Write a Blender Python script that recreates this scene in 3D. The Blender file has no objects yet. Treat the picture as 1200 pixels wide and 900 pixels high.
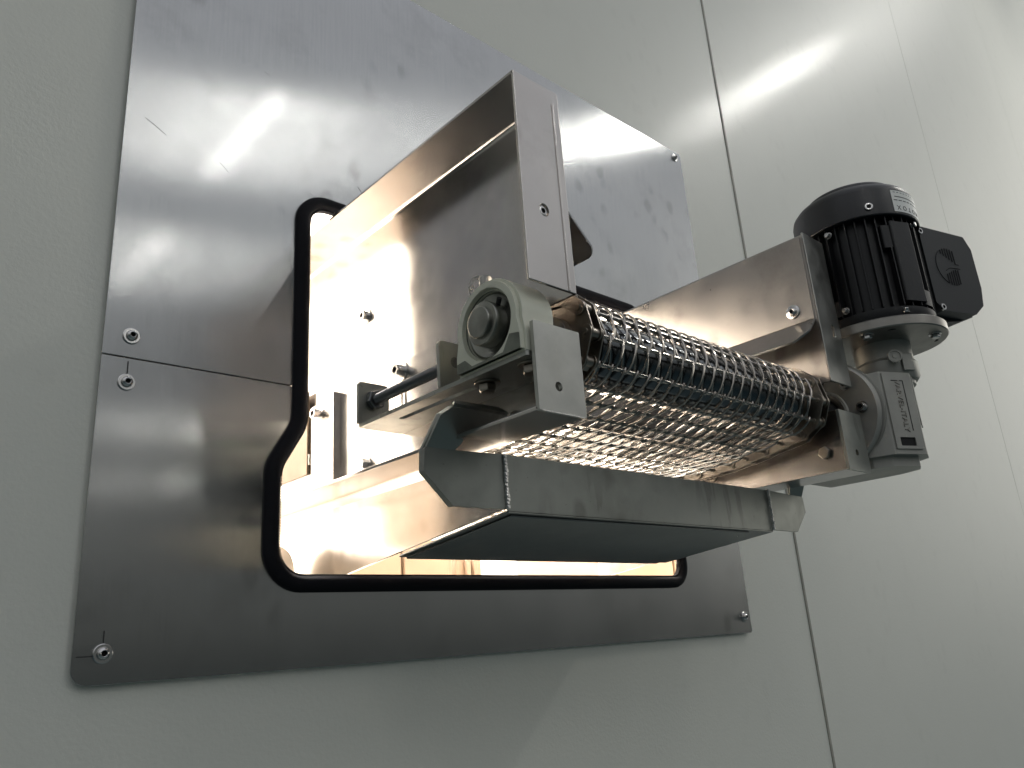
import bpy, bmesh, math, random
from mathutils import Vector, Matrix
from mathutils.geometry import tessellate_polygon
random.seed(7)
S = bpy.context.scene
C = S.collection
PI = math.pi

# ------------------------------------------------------------------ camera
cam = bpy.data.cameras.new('camera'); camo = bpy.data.objects.new('camera', cam); C.objects.link(camo)
cam.sensor_width = 36; cam.lens = 930.69/1200*36; cam.clip_start = 0.01; cam.clip_end = 100
camo.matrix_world = Matrix(((.7421417, -.15948, -.65099294, 0), (-.66701, -.27101988, -.69400708, -.68),
                            (-.06575176, .94927043, -.30750994, 0), (0, 0, 0, 1)))
S.camera = camo

# ------------------------------------------------------------------ world: the dim hall around, paler above than below
w = bpy.data.worlds.new('World'); S.world = w; w.use_nodes = True
nt = w.node_tree; bg = nt.nodes['Background']
tc = nt.nodes.new('ShaderNodeTexCoord'); sp = nt.nodes.new('ShaderNodeSeparateXYZ')
mr = nt.nodes.new('ShaderNodeMapRange'); mr.inputs[1].default_value = -1; mr.inputs[2].default_value = 1
cr = nt.nodes.new('ShaderNodeValToRGB')
nt.links.new(tc.outputs['Generated'], sp.inputs[0]); nt.links.new(sp.outputs[2], mr.inputs[0])
nt.links.new(mr.outputs[0], cr.inputs[0])
# the brightly lit far end of the hall, low down to the right
dt = nt.nodes.new('ShaderNodeVectorMath'); dt.operation = 'DOT_PRODUCT'; dt.inputs[1].default_value = (.96, -.10, .25)
nt.links.new(tc.outputs['Generated'], dt.inputs[0])
g_ = nt.nodes.new('ShaderNodeMapRange'); g_.interpolation_type = 'SMOOTHSTEP'; g_.inputs[1].default_value = .925; g_.inputs[2].default_value = 1.0
nt.links.new(dt.outputs['Value'], g_.inputs[0])
mxw = nt.nodes.new('ShaderNodeMix'); mxw.data_type = 'RGBA'; nt.links.new(g_.outputs[0], mxw.inputs[0])
nt.links.new(cr.outputs[0], mxw.inputs[6]); mxw.inputs[7].default_value = (1.7, 1.66, 1.52, 1)
nt.links.new(mxw.outputs[2], bg.inputs[0])
e = cr.color_ramp.elements
e[0].position = 0.0; e[0].color = (.055, .070, .072, 1)
e[1].position = 1.0; e[1].color = (.35, .36, .39, 1)
for p_, c_ in ((.42, (.014, .024, .028, 1)), (.50, (.035, .038, .036, 1)), (.60, (.13, .135, .13, 1)), (.72, (.27, .28, .29, 1))):
    k = e.new(p_); k.color = c_
bg.inputs[1].default_value = 1.68

S.view_settings.view_transform = 'Standard'; S.view_settings.look = 'None'
S.view_settings.exposure = 0; S.view_settings.gamma = 1
S.render.engine = 'CYCLES'

# ------------------------------------------------------------------ lamps inside the lit room behind the wall
def point_lamp(name, loc, power, col, r, spot_to=None, ang=60):
    l = bpy.data.lights.new(name, 'SPOT' if spot_to else 'POINT'); l.energy = power; l.color = col; l.shadow_soft_size = r
    o = bpy.data.objects.new(name, l); C.objects.link(o); o.location = loc
    if spot_to:
        l.spot_size = math.radians(ang); l.spot_blend = .3
        o.rotation_euler = (Vector(spot_to)-Vector(loc)).to_track_quat('-Z', 'Y').to_euler()
    return o
WARM = (1, .935, .86)
def area_lamp(name, loc, to, sx, sy, power, col):
    l = bpy.data.lights.new(name, 'AREA'); l.shape = 'RECTANGLE'; l.size = sx; l.size_y = sy; l.energy = power; l.color = col
    o = bpy.data.objects.new(name, l); C.objects.link(o); o.location = loc
    o.rotation_euler = (Vector(to)-Vector(loc)).to_track_quat('-Z', 'Y').to_euler()
    return o
area_lamp('ceiling_lamp', (-.1, 1.2, 2.3), (-.1, 1.2, 0), 1.4, .8, 470, WARM)
area_lamp('ceiling_lamp', (1.3, 1.0, 2.3), (1.3, 1.0, 0), .8, .8, 130, WARM)

# ------------------------------------------------------------------ materials
def mat(name, base=(.5, .5, .5), metal=0., rough=.4, spec=None, aniso=0., grain=None, tint2=None, nscale=6., namount=.5,
        rvar=0., bump=0., bscale=300., coat=0., crough=.1, emit=None, estr=0., streak=None, smudge=0., stain=0., drip=0., fleck=0., lines=0., bdist=.0004):
    m = bpy.data.materials.new(name); m.use_nodes = True; n = m.node_tree.nodes; L = m.node_tree.links
    b = n['Principled BSDF']
    b.inputs['Base Color'].default_value = (*base, 1); b.inputs['Metallic'].default_value = metal; b.inputs['Roughness'].default_value = rough
    if spec is not None: b.inputs['Specular IOR Level'].default_value = spec
    if coat: b.inputs['Coat Weight'].default_value = coat; b.inputs['Coat Roughness'].default_value = crough
    if emit: b.inputs['Emission Color'].default_value = (*emit, 1); b.inputs['Emission Strength'].default_value = estr
    geo = n.new('ShaderNodeNewGeometry')
    pos = geo.outputs['Position']
    def noise(scale, detail=5, rg=.55, vec=pos):
        t = n.new('ShaderNodeTexNoise'); t.inputs['Scale'].default_value = scale; t.inputs['Detail'].default_value = detail
        t.inputs['Roughness'].default_value = rg; L.new(vec, t.inputs['Vector']); return t.outputs['Fac']
    def ramp(v, a, b_):
        r = n.new('ShaderNodeMapRange'); r.inputs[1].default_value = a; r.inputs[2].default_value = b_
        L.new(v, r.inputs[0]); return r.outputs[0]
    if tint2:
        f = ramp(noise(nscale), .5-.35*namount-.05, .5+.35*namount+.05)
        mx = n.new('ShaderNodeMix'); mx.data_type = 'RGBA'; L.new(f, mx.inputs[0])
        mx.inputs[6].default_value = (*base, 1); mx.inputs[7].default_value = (*tint2, 1)
        L.new(mx.outputs[2], b.inputs['Base Color'])
    facs = []
    def mul(a, k):
        q = n.new('ShaderNodeMath'); q.operation = 'MULTIPLY'; L.new(a, q.inputs[0])
        if isinstance(k, float): q.inputs[1].default_value = k
        else: L.new(k, q.inputs[1])
        return q.outputs[0]
    def scaled(sc):
        mp = n.new('ShaderNodeMapping'); mp.inputs['Scale'].default_value = sc; L.new(pos, mp.inputs[0]); return mp.outputs[0]
    if stain:      # handling marks: soft thumb-sized patches in groups, and a broad cloudy film
        v = n.new('ShaderNodeTexVoronoi'); v.inputs['Scale'].default_value = 30; v.inputs['Randomness'].default_value = 1
        wn = n.new('ShaderNodeVectorMath'); wn.operation = 'MULTIPLY_ADD'; wn.inputs[1].default_value = (.012, .012, .012)
        nz = n.new('ShaderNodeTexNoise'); nz.inputs['Scale'].default_value = 40; L.new(pos, nz.inputs['Vector']); L.new(nz.outputs['Color'], wn.inputs[0]); L.new(scaled((1, 1, .7)), wn.inputs[2])
        L.new(wn.outputs[0], v.inputs['Vector'])
        facs.append(mul(mul(ramp(v.outputs['Distance'], .34, .18), ramp(noise(5.5, 2), .54, .60)), stain))
        facs.append(mul(ramp(noise(11, 8, .65), .52, .72), stain*.8))
    if drip: facs.append(mul(mul(ramp(noise(1, 4, .5, scaled((75, 75, 14))), .55, .62), ramp(noise(9, 2), .45, .6)), drip))
    if fleck: facs.append(mul(ramp(noise(160, 3, .7), .68, .72), fleck))
    if lines: facs.append(mul(ramp(noise(1, 3, .6, scaled((420, 420, 12))), .40, .66), lines))
    for fct in facs:
        src = b.inputs['Base Color'].links[0].from_socket if b.inputs['Base Color'].links else None
        mx = n.new('ShaderNodeMix'); mx.data_type = 'RGBA'; L.new(fct, mx.inputs[0])
        if src: L.new(src, mx.inputs[6])
        else: mx.inputs[6].default_value = (*base, 1)
        mx.inputs[7].default_value = (base[0]*.25, base[1]*.24, base[2]*.22, 1); L.new(mx.outputs[2], b.inputs['Base Color'])
    if rvar:
        a = noise(nscale*2.3, 6, .6)
        mm = n.new('ShaderNodeMapRange'); mm.inputs[1].default_value = .3; mm.inputs[2].default_value = .7
        mm.inputs[3].default_value = max(.02, rough-rvar); mm.inputs[4].default_value = rough+rvar
        L.new(a, mm.inputs[0]); rr = mm.outputs[0]
        if smudge:   # finger marks
            v = n.new('ShaderNodeTexVoronoi'); v.inputs['Scale'].default_value = 26; L.new(pos, v.inputs['Vector'])
            s = ramp(v.outputs['Distance'], .26, .16)
            ms = n.new('ShaderNodeMath'); ms.operation = 'MULTIPLY'; L.new(s, ms.inputs[0])
            gate = ramp(noise(7, 2), .58, .62); L.new(gate, ms.inputs[1])
            ma = n.new('ShaderNodeMath'); ma.operation = 'MULTIPLY_ADD'; L.new(ms.outputs[0], ma.inputs[0]); ma.inputs[1].default_value = smudge
            L.new(rr, ma.inputs[2]); rr = ma.outputs[0]
        L.new(rr, b.inputs['Roughness'])
    if aniso:
        b.inputs['Anisotropic'].default_value = aniso
        cx = n.new('ShaderNodeCombineXYZ')
        for i in range(3): cx.inputs[i].default_value = grain[i]
        L.new(cx.outputs[0], b.inputs['Tangent'])
    if bump:
        bp = n.new('ShaderNodeBump'); bp.inputs['Strength'].default_value = bump; bp.inputs['Distance'].default_value = bdist
        v = pos
        if streak:
            mp = n.new('ShaderNodeMapping'); mp.inputs['Scale'].default_value = streak; L.new(pos, mp.inputs[0]); v = mp.outputs[0]
        L.new(noise(bscale, 3, .6, v), bp.inputs['Height']); L.new(bp.outputs[0], b.inputs['Normal'])
        if coat: L.new(bp.outputs[0], b.inputs['Coat Normal'])
    return m

M = {}
M['plate'] = mat('brushed_stainless_sheet', (.51, .515, .52), 1, .20, aniso=1.0, coat=.42, crough=.035, grain=(1, 0, 0), tint2=(.455, .46, .46), nscale=3.5, rvar=.03, bump=.04, bscale=900, stain=.22, fleck=.2, lines=.055)
M['steel'] = mat('mill_finish_stainless', (.52, .52, .49), 1, .36, tint2=(.41, .41, .385), nscale=14, rvar=.08, bump=.06, bscale=500, stain=.32, fleck=.2)
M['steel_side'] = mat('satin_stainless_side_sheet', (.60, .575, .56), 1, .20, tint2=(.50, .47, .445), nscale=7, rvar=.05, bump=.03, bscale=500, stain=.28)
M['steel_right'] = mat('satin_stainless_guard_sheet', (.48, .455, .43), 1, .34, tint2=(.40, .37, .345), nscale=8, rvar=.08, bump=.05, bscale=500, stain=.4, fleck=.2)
M['steel_under'] = mat('floor_shaded_tray_sheet', (.25, .265, .265), 1, .42, tint2=(.20, .215, .215), nscale=8, rvar=.05)  # mirrored dark teal floor is put into the base colour of the underside
M['steel_dark'] = mat('dull_stainless', (.42, .43, .40), 1, .46, tint2=(.35, .36, .33), nscale=17, rvar=.10, bump=.08, bscale=350, stain=.35, drip=.30, fleck=.3)
M['wire'] = mat('bright_wire', (.54, .50, .45), 1, .22, tint2=(.40, .37, .34), nscale=60)
M['chain'] = mat('chain_steel', (.42, .38, .33), 1, .33, tint2=(.25, .22, .19), nscale=50)
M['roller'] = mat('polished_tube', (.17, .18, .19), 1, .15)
M['zinc'] = mat('bright_bolt_steel', (.62, .61, .60), 1, .22)
M['boltdark'] = mat('aged_bolt_steel', (.33, .30, .26), 1, .35)
M['rod'] = mat('rod_and_shaded_deflector_steel', (.16, .165, .17), 1, .38)
M['rubber'] = mat('black_rubber', (.010, .010, .013), 0, .9, spec=.25, bump=.3, bscale=400)
M['hole'] = mat('dark_hole', (.01, .01, .01), 0, .8)
M['plastic'] = mat('grey_green_plastic', (.72, .72, .60), 0, .45, tint2=(.64, .645, .54), nscale=30, bump=.1, bscale=250)
M['plastic_dark'] = mat('soiled_plastic_label', (.24, .255, .21), 0, .6, tint2=(.12, .125, .10), nscale=40)
M['bearing'] = mat('bearing_steel', (.36, .36, .33), 1, .34, tint2=(.22, .22, .20), nscale=60)
M['film'] = mat('clear_cap_film', (.75, .74, .70), 0, .2); M['film'].node_tree.nodes['Principled BSDF'].inputs['Transmission Weight'].default_value = .6
M['black'] = mat('black_enamel', (.011, .012, .014), 0, .38, bump=.12, bscale=260, tint2=(.016, .017, .02), nscale=30)
M['blackfin'] = mat('black_cast_enamel', (.006, .0065, .008), 0, .45, bump=.3, bscale=180)
M['blackbox'] = mat('black_moulded_box', (.02, .022, .024), 0, .5, bump=.2, bscale=500)
M['blackline'] = mat('engraved_black', (.003, .003, .004), 0, .7)
M['alu'] = mat('cast_aluminium_grey', (.43, .425, .39), .5, .5, tint2=(.35, .345, .32), nscale=30, bump=.25, bscale=260)
M['alurim'] = mat('machined_aluminium', (.36, .345, .32), 1, .38, tint2=(.25, .24, .22), nscale=40)
M['paper'] = mat('white_label_paper', (.92, .92, .88), 0, .4)
M['ink'] = mat('black_print', (.03, .03, .03), 0, .5)
M['wall'] = mat('grey_coated_wall_panel', (.74, .745, .68), 0, .46, spec=.5, tint2=(.76, .765, .70), nscale=2.2, bump=.42, bscale=260, bdist=.0005, coat=.11, crough=.10, stain=.035, fleck=.10)
M['seal'] = mat('grey_joint_sealant', (.22, .22, .19), 0, .6, tint2=(.36, .35, .30), nscale=25)
M['core'] = mat('panel_core', (.55, .52, .45), 0, .8)
M['inside'] = mat('inner_room_cladding', (.76, .725, .68), 0, .6)
M['duct'] = mat('inner_pale_panel', (.30, .205, .14), 0, .5, tint2=(.24, .16, .11), nscale=9)
M['duct2'] = mat('inner_cream_panel', (.33, .25, .19), 0, .5, tint2=(.28, .21, .16), nscale=9)
M['tube'] = mat('lit_tube', (1, 1, 1), 0, .5, emit=(1, .985, .94), estr=27)
M['tube_near'] = mat('bright_lit_tube', (1, 1, 1), 0, .5, emit=(1, .98, .92), estr=100)
M['splice'] = mat('dim_reflection_plate', (.15, .115, .085), 1, .42, tint2=(.11, .085, .065), nscale=20, rvar=.05)  # brown base paints in the darker part of the room it mirrors
M['pipe'] = mat('cream_pipe', (.62, .52, .43), 0, .5)
M['weld'] = mat('weld_bead', (.55, .54, .52), 1, .28, bump=.5, bscale=900)

# ------------------------------------------------------------------ mesh helpers
def bm_new(): return bmesh.new()
def obj(name, bm, m, parent=None, bevel=0., smooth=True, seg=2):
    bmesh.ops.recalc_face_normals(bm, faces=bm.faces)
    me = bpy.data.meshes.new(name); bm.to_mesh(me); bm.free()
    ms = m if isinstance(m, (list, tuple)) else [m]
    for x in ms: me.materials.append(x)
    o = bpy.data.objects.new(name, me); C.objects.link(o)
    if parent: o.parent = parent; o.matrix_parent_inverse = Matrix.Translation(-parent.location)
    if smooth:
        for p in me.polygons: p.use_smooth = True
        me.set_sharp_from_angle(angle=math.radians(35))
    if bevel:
        b = o.modifiers.new('bevel', 'BEVEL'); b.width = bevel; b.segments = seg; b.limit_method = 'ANGLE'; b.angle_limit = math.radians(40)
        b.harden_normals = True
    return o
def tag(o, label=None, cat=None, group=None, kind=None):
    if label: o['label'] = label
    if cat: o['category'] = cat
    if group: o['group'] = group
    if kind: o['kind'] = kind
    return o
def thing(name, label, cat, loc=(0, 0, 0), group=None):
    o = bpy.data.objects.new(name, None); C.objects.link(o); o.location = loc; o.empty_display_size = .05
    return tag(o, label, cat, group)
def box(bm, x0, x1, y0, y1, z0, z1, mi=0):
    vs = [bm.verts.new((x, y, z)) for x in (x0, x1) for y in (y0, y1) for z in (z0, z1)]
    for f in ((0, 1, 3, 2), (4, 6, 7, 5), (0, 4, 5, 1), (2, 3, 7, 6), (0, 2, 6, 4), (1, 5, 7, 3)):
        bm.faces.new([vs[i] for i in f]).material_index = mi
def frame(a):
    a = Vector(a).normalized(); t = Vector((0, 0, 1)) if abs(a.z) < .9 else Vector((0, 1, 0))
    u = a.cross(t).normalized(); return u, a.cross(u).normalized(), a
def lathe(bm, c, axis, prof, n=32, rot=0., caps=True, mi=0):
    """prof: list of (r, h) along axis"""
    u, v, a = frame(axis); c = Vector(c); rings = []
    for r, h in prof:
        rings.append([bm.verts.new(c + a*h + (u*math.cos(rot+2*PI*i/n) + v*math.sin(rot+2*PI*i/n))*max(r, 1e-5)) for i in range(n)])
    for A, B in zip(rings, rings[1:]):
        for i in range(n): bm.faces.new((A[i], A[(i+1) % n], B[(i+1) % n], B[i])).material_index = mi
    if caps:
        bm.faces.new(rings[0]).material_index = mi; bm.faces.new(rings[-1]).material_index = mi
def cyl(bm, p, q, r, n=24, mi=0, rot=0.):
    p = Vector(p); q = Vector(q); lathe(bm, p, q-p, [(r, 0), (r, (q-p).length)], n, rot, mi=mi)
def sweep(bm, pts, r, n=6, closed=False, mi=0, prof=None, normal=None, rmod=None):
    pts = [Vector(p) for p in pts]; N = len(pts); rings = []; prev = None
    for i, p in enumerate(pts):
        if closed: t = pts[(i+1) % N]-pts[i-1]
        else: t = pts[min(i+1, N-1)]-pts[max(i-1, 0)]
        t.normalize()
        if normal is not None: u = Vector(normal)
        elif prev is None: u = frame(t)[0]
        else:
            u = prev - t*prev.dot(t)
            u = u.normalized() if u.length > 1e-6 else frame(t)[0]
        prev = u; v = t.cross(u).normalized()
        if prof: rings.append([bm.verts.new(p+u*a+v*b) for a, b in prof])
        else: rings.append([bm.verts.new(p+(u*math.cos(2*PI*j/n)+v*math.sin(2*PI*j/n))*r*(rmod[i] if rmod else 1)) for j in range(n)])
    k = len(rings[0])
    for i in range(N if closed else N-1):
        A = rings[i]; B = rings[(i+1) % N]
        for j in range(k): bm.faces.new((A[j], A[(j+1) % k], B[(j+1) % k], B[j])).material_index = mi
    if not closed: bm.faces.new(rings[0]); bm.faces.new(rings[-1])
def circ(cx, cy, r, n=24, r2=None): return [(cx+r*math.cos(2*PI*i/n), cy+(r2 or r)*math.sin(2*PI*i/n)) for i in range(n)]
def rpoly(pts, rad, n=6):
    out = []; N = len(pts)
    for i in range(N):
        p = Vector(pts[i]); a = Vector(pts[i-1]); b = Vector(pts[(i+1) % N]); r = rad[i] if isinstance(rad, (list, tuple)) else rad
        if r <= 0: out.append(tuple(p)); continue
        d1 = (a-p).normalized(); d2 = (b-p).normalized(); ang = d1.angle(d2); t = min(r/math.tan(ang/2), .49*(a-p).length, .49*(b-p).length); rr = t*math.tan(ang/2)
        c = p+(d1+d2).normalized()*(rr/math.sin(ang/2)); s = p+d1*t-c; e_ = p+d2*t-c
        a0 = math.atan2(s.y, s.x); a1 = math.atan2(e_.y, e_.x); da = (a1-a0+PI) % (2*PI)-PI
        for k in range(n+1): out.append((c.x+rr*math.cos(a0+da*k/n), c.y+rr*math.sin(a0+da*k/n)))
    return out
def prism(bm, outline, o, u, v, wv, holes=(), mi=0):
    """outline (and holes) in the u,v plane at o, thickened by the vector wv"""
    o = Vector(o); u = Vector(u); v = Vector(v); wv = Vector(wv)
    loops = [outline]+list(holes)
    flat = [[Vector((a, b, 0)) for a, b in lp] for lp in loops]
    tris = tessellate_polygon(flat); co = [p for lp in flat for p in lp]
    A = [bm.verts.new(o+u*p.x+v*p.y) for p in co]; B = [bm.verts.new(o+u*p.x+v*p.y+wv) for p in co]
    for t in tris:
        try:
            bm.faces.new([A[i] for i in t]).material_index = mi; bm.faces.new([B[i] for i in t]).material_index = mi
        except ValueError: pass
    k = 0
    for lp in loops:
        n = len(lp)
        for i in range(n):
            j = (i+1) % n; bm.faces.new((A[k+i], A[k+j], B[k+j], B[k+i])).material_index = mi
        k += n
    # merge the tessellation back to flat n-gons so that bevels stay clean
    bmesh.ops.dissolve_limit(bm, angle_limit=math.radians(.5), verts=A+B, edges=list({e_ for q in A+B for e_ in q.link_edges}))
X = Vector((1, 0, 0)); Y = Vector((0, 1, 0)); Z = Vector((0, 0, 1))
def fold(bm, mid, T, rb, y0, y1, n=8):
    """sheet of thickness T folded along the open x,z polyline mid, bends of mid radius rb, run from y0 to y1"""
    pts = []
    for i, p in enumerate(mid):
        p = Vector(p)
        if i in (0, len(mid)-1): pts.append(p); continue
        a = (Vector(mid[i-1])-p).normalized(); b = (Vector(mid[i+1])-p).normalized(); ang = a.angle(b); t = rb/math.tan(ang/2)
        c = p+(a+b).normalized()*(rb/math.sin(ang/2)); s = p+a*t-c; e_ = p+b*t-c
        a0 = math.atan2(s.y, s.x); da = (math.atan2(e_.y, e_.x)-a0+PI) % (2*PI)-PI
        pts += [c+Vector((math.cos(a0+da*k/n), math.sin(a0+da*k/n)))*rb for k in range(n+1)]
    A = []; B = []
    for i, p in enumerate(pts):
        t = (pts[min(i+1, len(pts)-1)]-pts[max(i-1, 0)]).normalized(); nn = Vector((-t.y, t.x))*T/2
        A.append(p+nn); B.append(p-nn)
    loop = A+B[::-1]; V = [[bm.verts.new((p.x, y, p.y)) for p in loop] for y in (y0, y1)]; N = len(loop)
    for i in range(N):
        j = (i+1) % N; bm.faces.new((V[0][i], V[0][j], V[1][j], V[1][i]))
    for v in V:
        for i in range(len(A)-1): bm.faces.new((v[i], v[i+1], v[N-2-i], v[N-1-i]))
def rect(x0, x1, z0, z1): return [(x0, z0), (x1, z0), (x1, z1), (x0, z1)]

def hexbolt(parent, c, axis, r=.0075, h=.005, washer=.0095, m=None, name='hex_bolt', rot=.2):
    bm = bm_new(); c = Vector(c); a = Vector(axis).normalized()
    if washer: lathe(bm, c, a, [(washer, 0), (washer, .0016)], 28)
    lathe(bm, c+a*.0018, a, [(r*.80, 0), (r*1.0, 0.0004), (r, h*.8), (r*.86, h)], 6, rot)
    lathe(bm, c+a*(.0018+h), a, [(r*.8, -.0003), (r*.74, .0002)], 24)
    return obj(name, bm, m or M['zinc'], parent, smooth=False, bevel=.0003, seg=1)
def button(parent, c, axis, r=.0055, h=.0033, washer=.008, m=None, name='socket_screw'):
    bm = bm_new(); c = Vector(c); a = Vector(axis).normalized()
    if washer: lathe(bm, c, a, [(washer, 0), (washer*1.0, .0012), (washer*.93, .0016)], 28)
    lathe(bm, c+a*.0016, a, [(r, 0), (r*.96, h*.4), (r*.8, h*.75), (r*.52, h), (r*.46, h*.95)], 24, caps=False)
    lathe(bm, c+a*.0016, a, [(r*.46, h*.95), (r*.42, h*.2), (0, h*.15)], 6, caps=False, mi=1)
    return obj(name, bm, [m or M['zinc'], M['hole']], parent)
def capscrew(parent, c, axis, r=.005, h=.006, m=None, name='socket_screw', washer=.0):
    bm = bm_new(); c = Vector(c); a = Vector(axis).normalized()
    if washer: lathe(bm, c, a, [(washer, 0), (washer, .0014)], 24)
    lathe(bm, c+a*.001, a, [(r, 0), (r, h*.9), (r*.93, h), (r*.58, h), (r*.55, h*.95)], 24, caps=False)
    lathe(bm, c+a*.001, a, [(r*.55, h*.95), (r*.5, h*.4), (0, h*.38)], 6, caps=False, mi=1)
    return obj(name, bm, [m or M['zinc'], M['hole']], parent)
def weld(parent, pts, r=.0018):
    bm = bm_new(); P = [Vector(p) for p in pts]
    for a, b in zip(P, P[1:]):
        L_ = (b-a).length; n = max(2, int(L_/(r*1.1)))
        for i in range(n):
            p = a.lerp(b, (i+.5)/n) + Vector([random.uniform(-.15, .15)*r for _ in range(3)])
            bmesh.ops.create_icosphere(bm, subdivisions=1, radius=r*random.uniform(.8, 1.1), matrix=Matrix.Translation(p))
    return obj('weld_bead', bm, M['weld'], parent)
def text_bm(s, size, mat4, depth):
    cu = bpy.data.curves.new('lettering', 'FONT'); cu.body = s; cu.size = size; cu.extrude = depth; cu.align_x = 'CENTER'; cu.align_y = 'CENTER'
    to = bpy.data.objects.new('lettering', cu); C.objects.link(to); bpy.context.view_layer.update()
    me = bpy.data.meshes.new_from_object(to.evaluated_get(bpy.context.evaluated_depsgraph_get()))
    bm = bm_new(); bm.from_mesh(me); bmesh.ops.transform(bm, matrix=mat4, verts=bm.verts)
    bpy.data.objects.remove(to); bpy.data.meshes.remove(me); return bm
def basis(o, u, v, n): 
    m = Matrix.Identity(4)
    for i, c in enumerate((u, v, n, o)):
        for j in range(3): m[j][i] = c[j]
    return m

# ================================================================== the wall
CUT = rpoly([(.212, .03), (.212, .25), (.27, .56), (1.02, .56), (1.02, .03)], .02)
joints = [-1.32, -.0325, 1.275, 2.568, 3.882, 5.18, 9.0]
wall = thing('wall', 'large pale grey-green coated panel wall with thin upright joints', 'wall', (1.2, 0, 0))
for i in range(6):
    a, b = joints[i]+.0011, joints[i+1]-.0011
    bm = bm_new()
    prism(bm, rect(a, b, -2.5, 4.6), (0, .0065, 0), X, Z, (0, .04, 0), holes=[CUT] if i == 1 else ())
    obj('wall_panel', bm, M['wall'], wall, bevel=.0012)
for j, x in enumerate(joints[1:-1]):
    wd = .0029 if x == joints[2] else .0013
    bm = bm_new(); box(bm, x-wd, x+wd, .0052 if wd > .002 else .0078, .04, -2.5, 4.6)
    obj('joint_strip', bm, M['seal'], wall)

# ================================================================== cover plates with the cut-out
OPEN = rpoly([(.3575, .4555), (.3575, .2115), (.332, .168), (.332, .067), (.930, .067), (.930, .168), (.9045, .2115), (.9045, .4555)],
             [.022, .03, .03, .026, .02, .03, .03, .022], 8)
SEAM = .2502
def cut_open(zlo, zhi):
    """the opening outline clipped to a band of heights"""
    out = []; n = len(OPEN)
    for i in range(n):
        a = OPEN[i]; b = OPEN[(i+1) % n]
        if zlo <= a[1] <= zhi: out.append(a)
        for zc in (zlo, zhi):
            if (a[1]-zc)*(b[1]-zc) < 0:
                t = (zc-a[1])/(b[1]-a[1]); out.append((a[0]+t*(b[0]-a[0]), zc))
    return out
up = cut_open(SEAM+.0006, 9)   # starts top-left, goes down the left side, then up the right
lo = cut_open(-9, SEAM-.0006)
def order(pts, zc):
    # pts: keep original order; rotate so that it begins with the left cut point
    i0 = min(range(len(pts)), key=lambda i: abs(pts[i][1]-zc)*10+(pts[i][0] > .6)*5)
    return pts[i0:]+pts[:i0]
lo = order(lo, SEAM-.0006)     # left cut -> down -> bottom -> right cut
upo = order(up, SEAM+.0006); upo = [upo[0]]+upo[1:]
if upo[1][0] > .6: upo = [upo[0]]+upo[1:][::-1]
PX0, PX1, PZ0, PZ1 = .1729, 1.0917, -.011, .8125
lower = thing('cover_plate', 'lower brushed stainless plate below the seam, screwed to the wall around the lit opening', 'steel plate', (PX0, 0, PZ0))
cr_ = rpoly([(PX0, PZ0), (PX1, PZ0)], 0)
left_c = [(PX0+.012*(1-math.cos(t)), PZ0+.012*(1-math.sin(t))) for t in [PI/2*k/6 for k in range(7)]]
low_out = [(PX0, SEAM-.0006)]+[(PX0, PZ0+.012)]+[(PX0+.012*(1-math.cos(PI/2*k/6)), PZ0+.012*(1-math.sin(PI/2*k/6))) for k in range(1, 7)]+[(PX1-.003, PZ0), (PX1, PZ0+.003), (PX1, SEAM-.0006)]
low_poly = low_out + lo[::-1]
bm = bm_new(); prism(bm, low_poly, (0, 0, 0), X, Z, (0, .003, 0)); obj('plate_sheet', bm, M['plate'], lower, bevel=.0005)
upper = thing('cover_plate', 'upper brushed stainless plate above the seam with soft lamp reflections', 'steel plate', (PX0, 0, SEAM))
up_out = [(PX1, SEAM+.0006), (PX1, PZ1-.004), (PX1-.004, PZ1), (PX0, PZ1), (PX0, SEAM+.0006)]
bm = bm_new(); prism(bm, up_out+upo, (0, 0, 0), X, Z, (0, .003, 0)); obj('plate_sheet', bm, M['plate'], upper, bevel=.0005)
bm = bm_new(); box(bm, PX0+.02, .345, .0032, .0050, SEAM-.006, SEAM+.006); obj('seam_light_stop', bm, M['boltdark'], lower)  # added strip, stops room light leaking through the seam
for par, x, z in ((lower, .194, .0115), (lower, .194, .2282), (upper, .1948, .2701), (lower, 1.075, .0116), (upper, 1.0711, .7984), (upper, .1948, .79)):
    button(par, (x, 0, z), -Y, .0048, .0036, .0072)
# layout pen strokes left beside two screws
for q in ((.1935, .1945, .236, .247), (.1935, .1943, .019, .028), (.176, .187, .0095, .0103)):
    bm = bm_new(); box(bm, q[0], q[1], -.0003, 0, q[2], q[3]); obj('pen_mark', bm, M['ink'], lower, smooth=False)
for x, z, l, a in ((.19, .49, .02, -.5), (.262, .47, .010, -.7), (.305, .60, .006, -.5), (.42, .50, .012, -.9), (.36, .47, .007, -.4), (.395, .46, .005, -.4), (.41, .455, .006, -1.2)):
    bm = bm_new(); sweep(bm, [(x, -.0001, z), (x+l*.5, -.0001, z+l*.5*math.tan(a)*.9), (x+l, -.0001, z+l*math.tan(a))], .00022, 4)
    obj('scratch', bm, M['ink'], upper)

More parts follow.
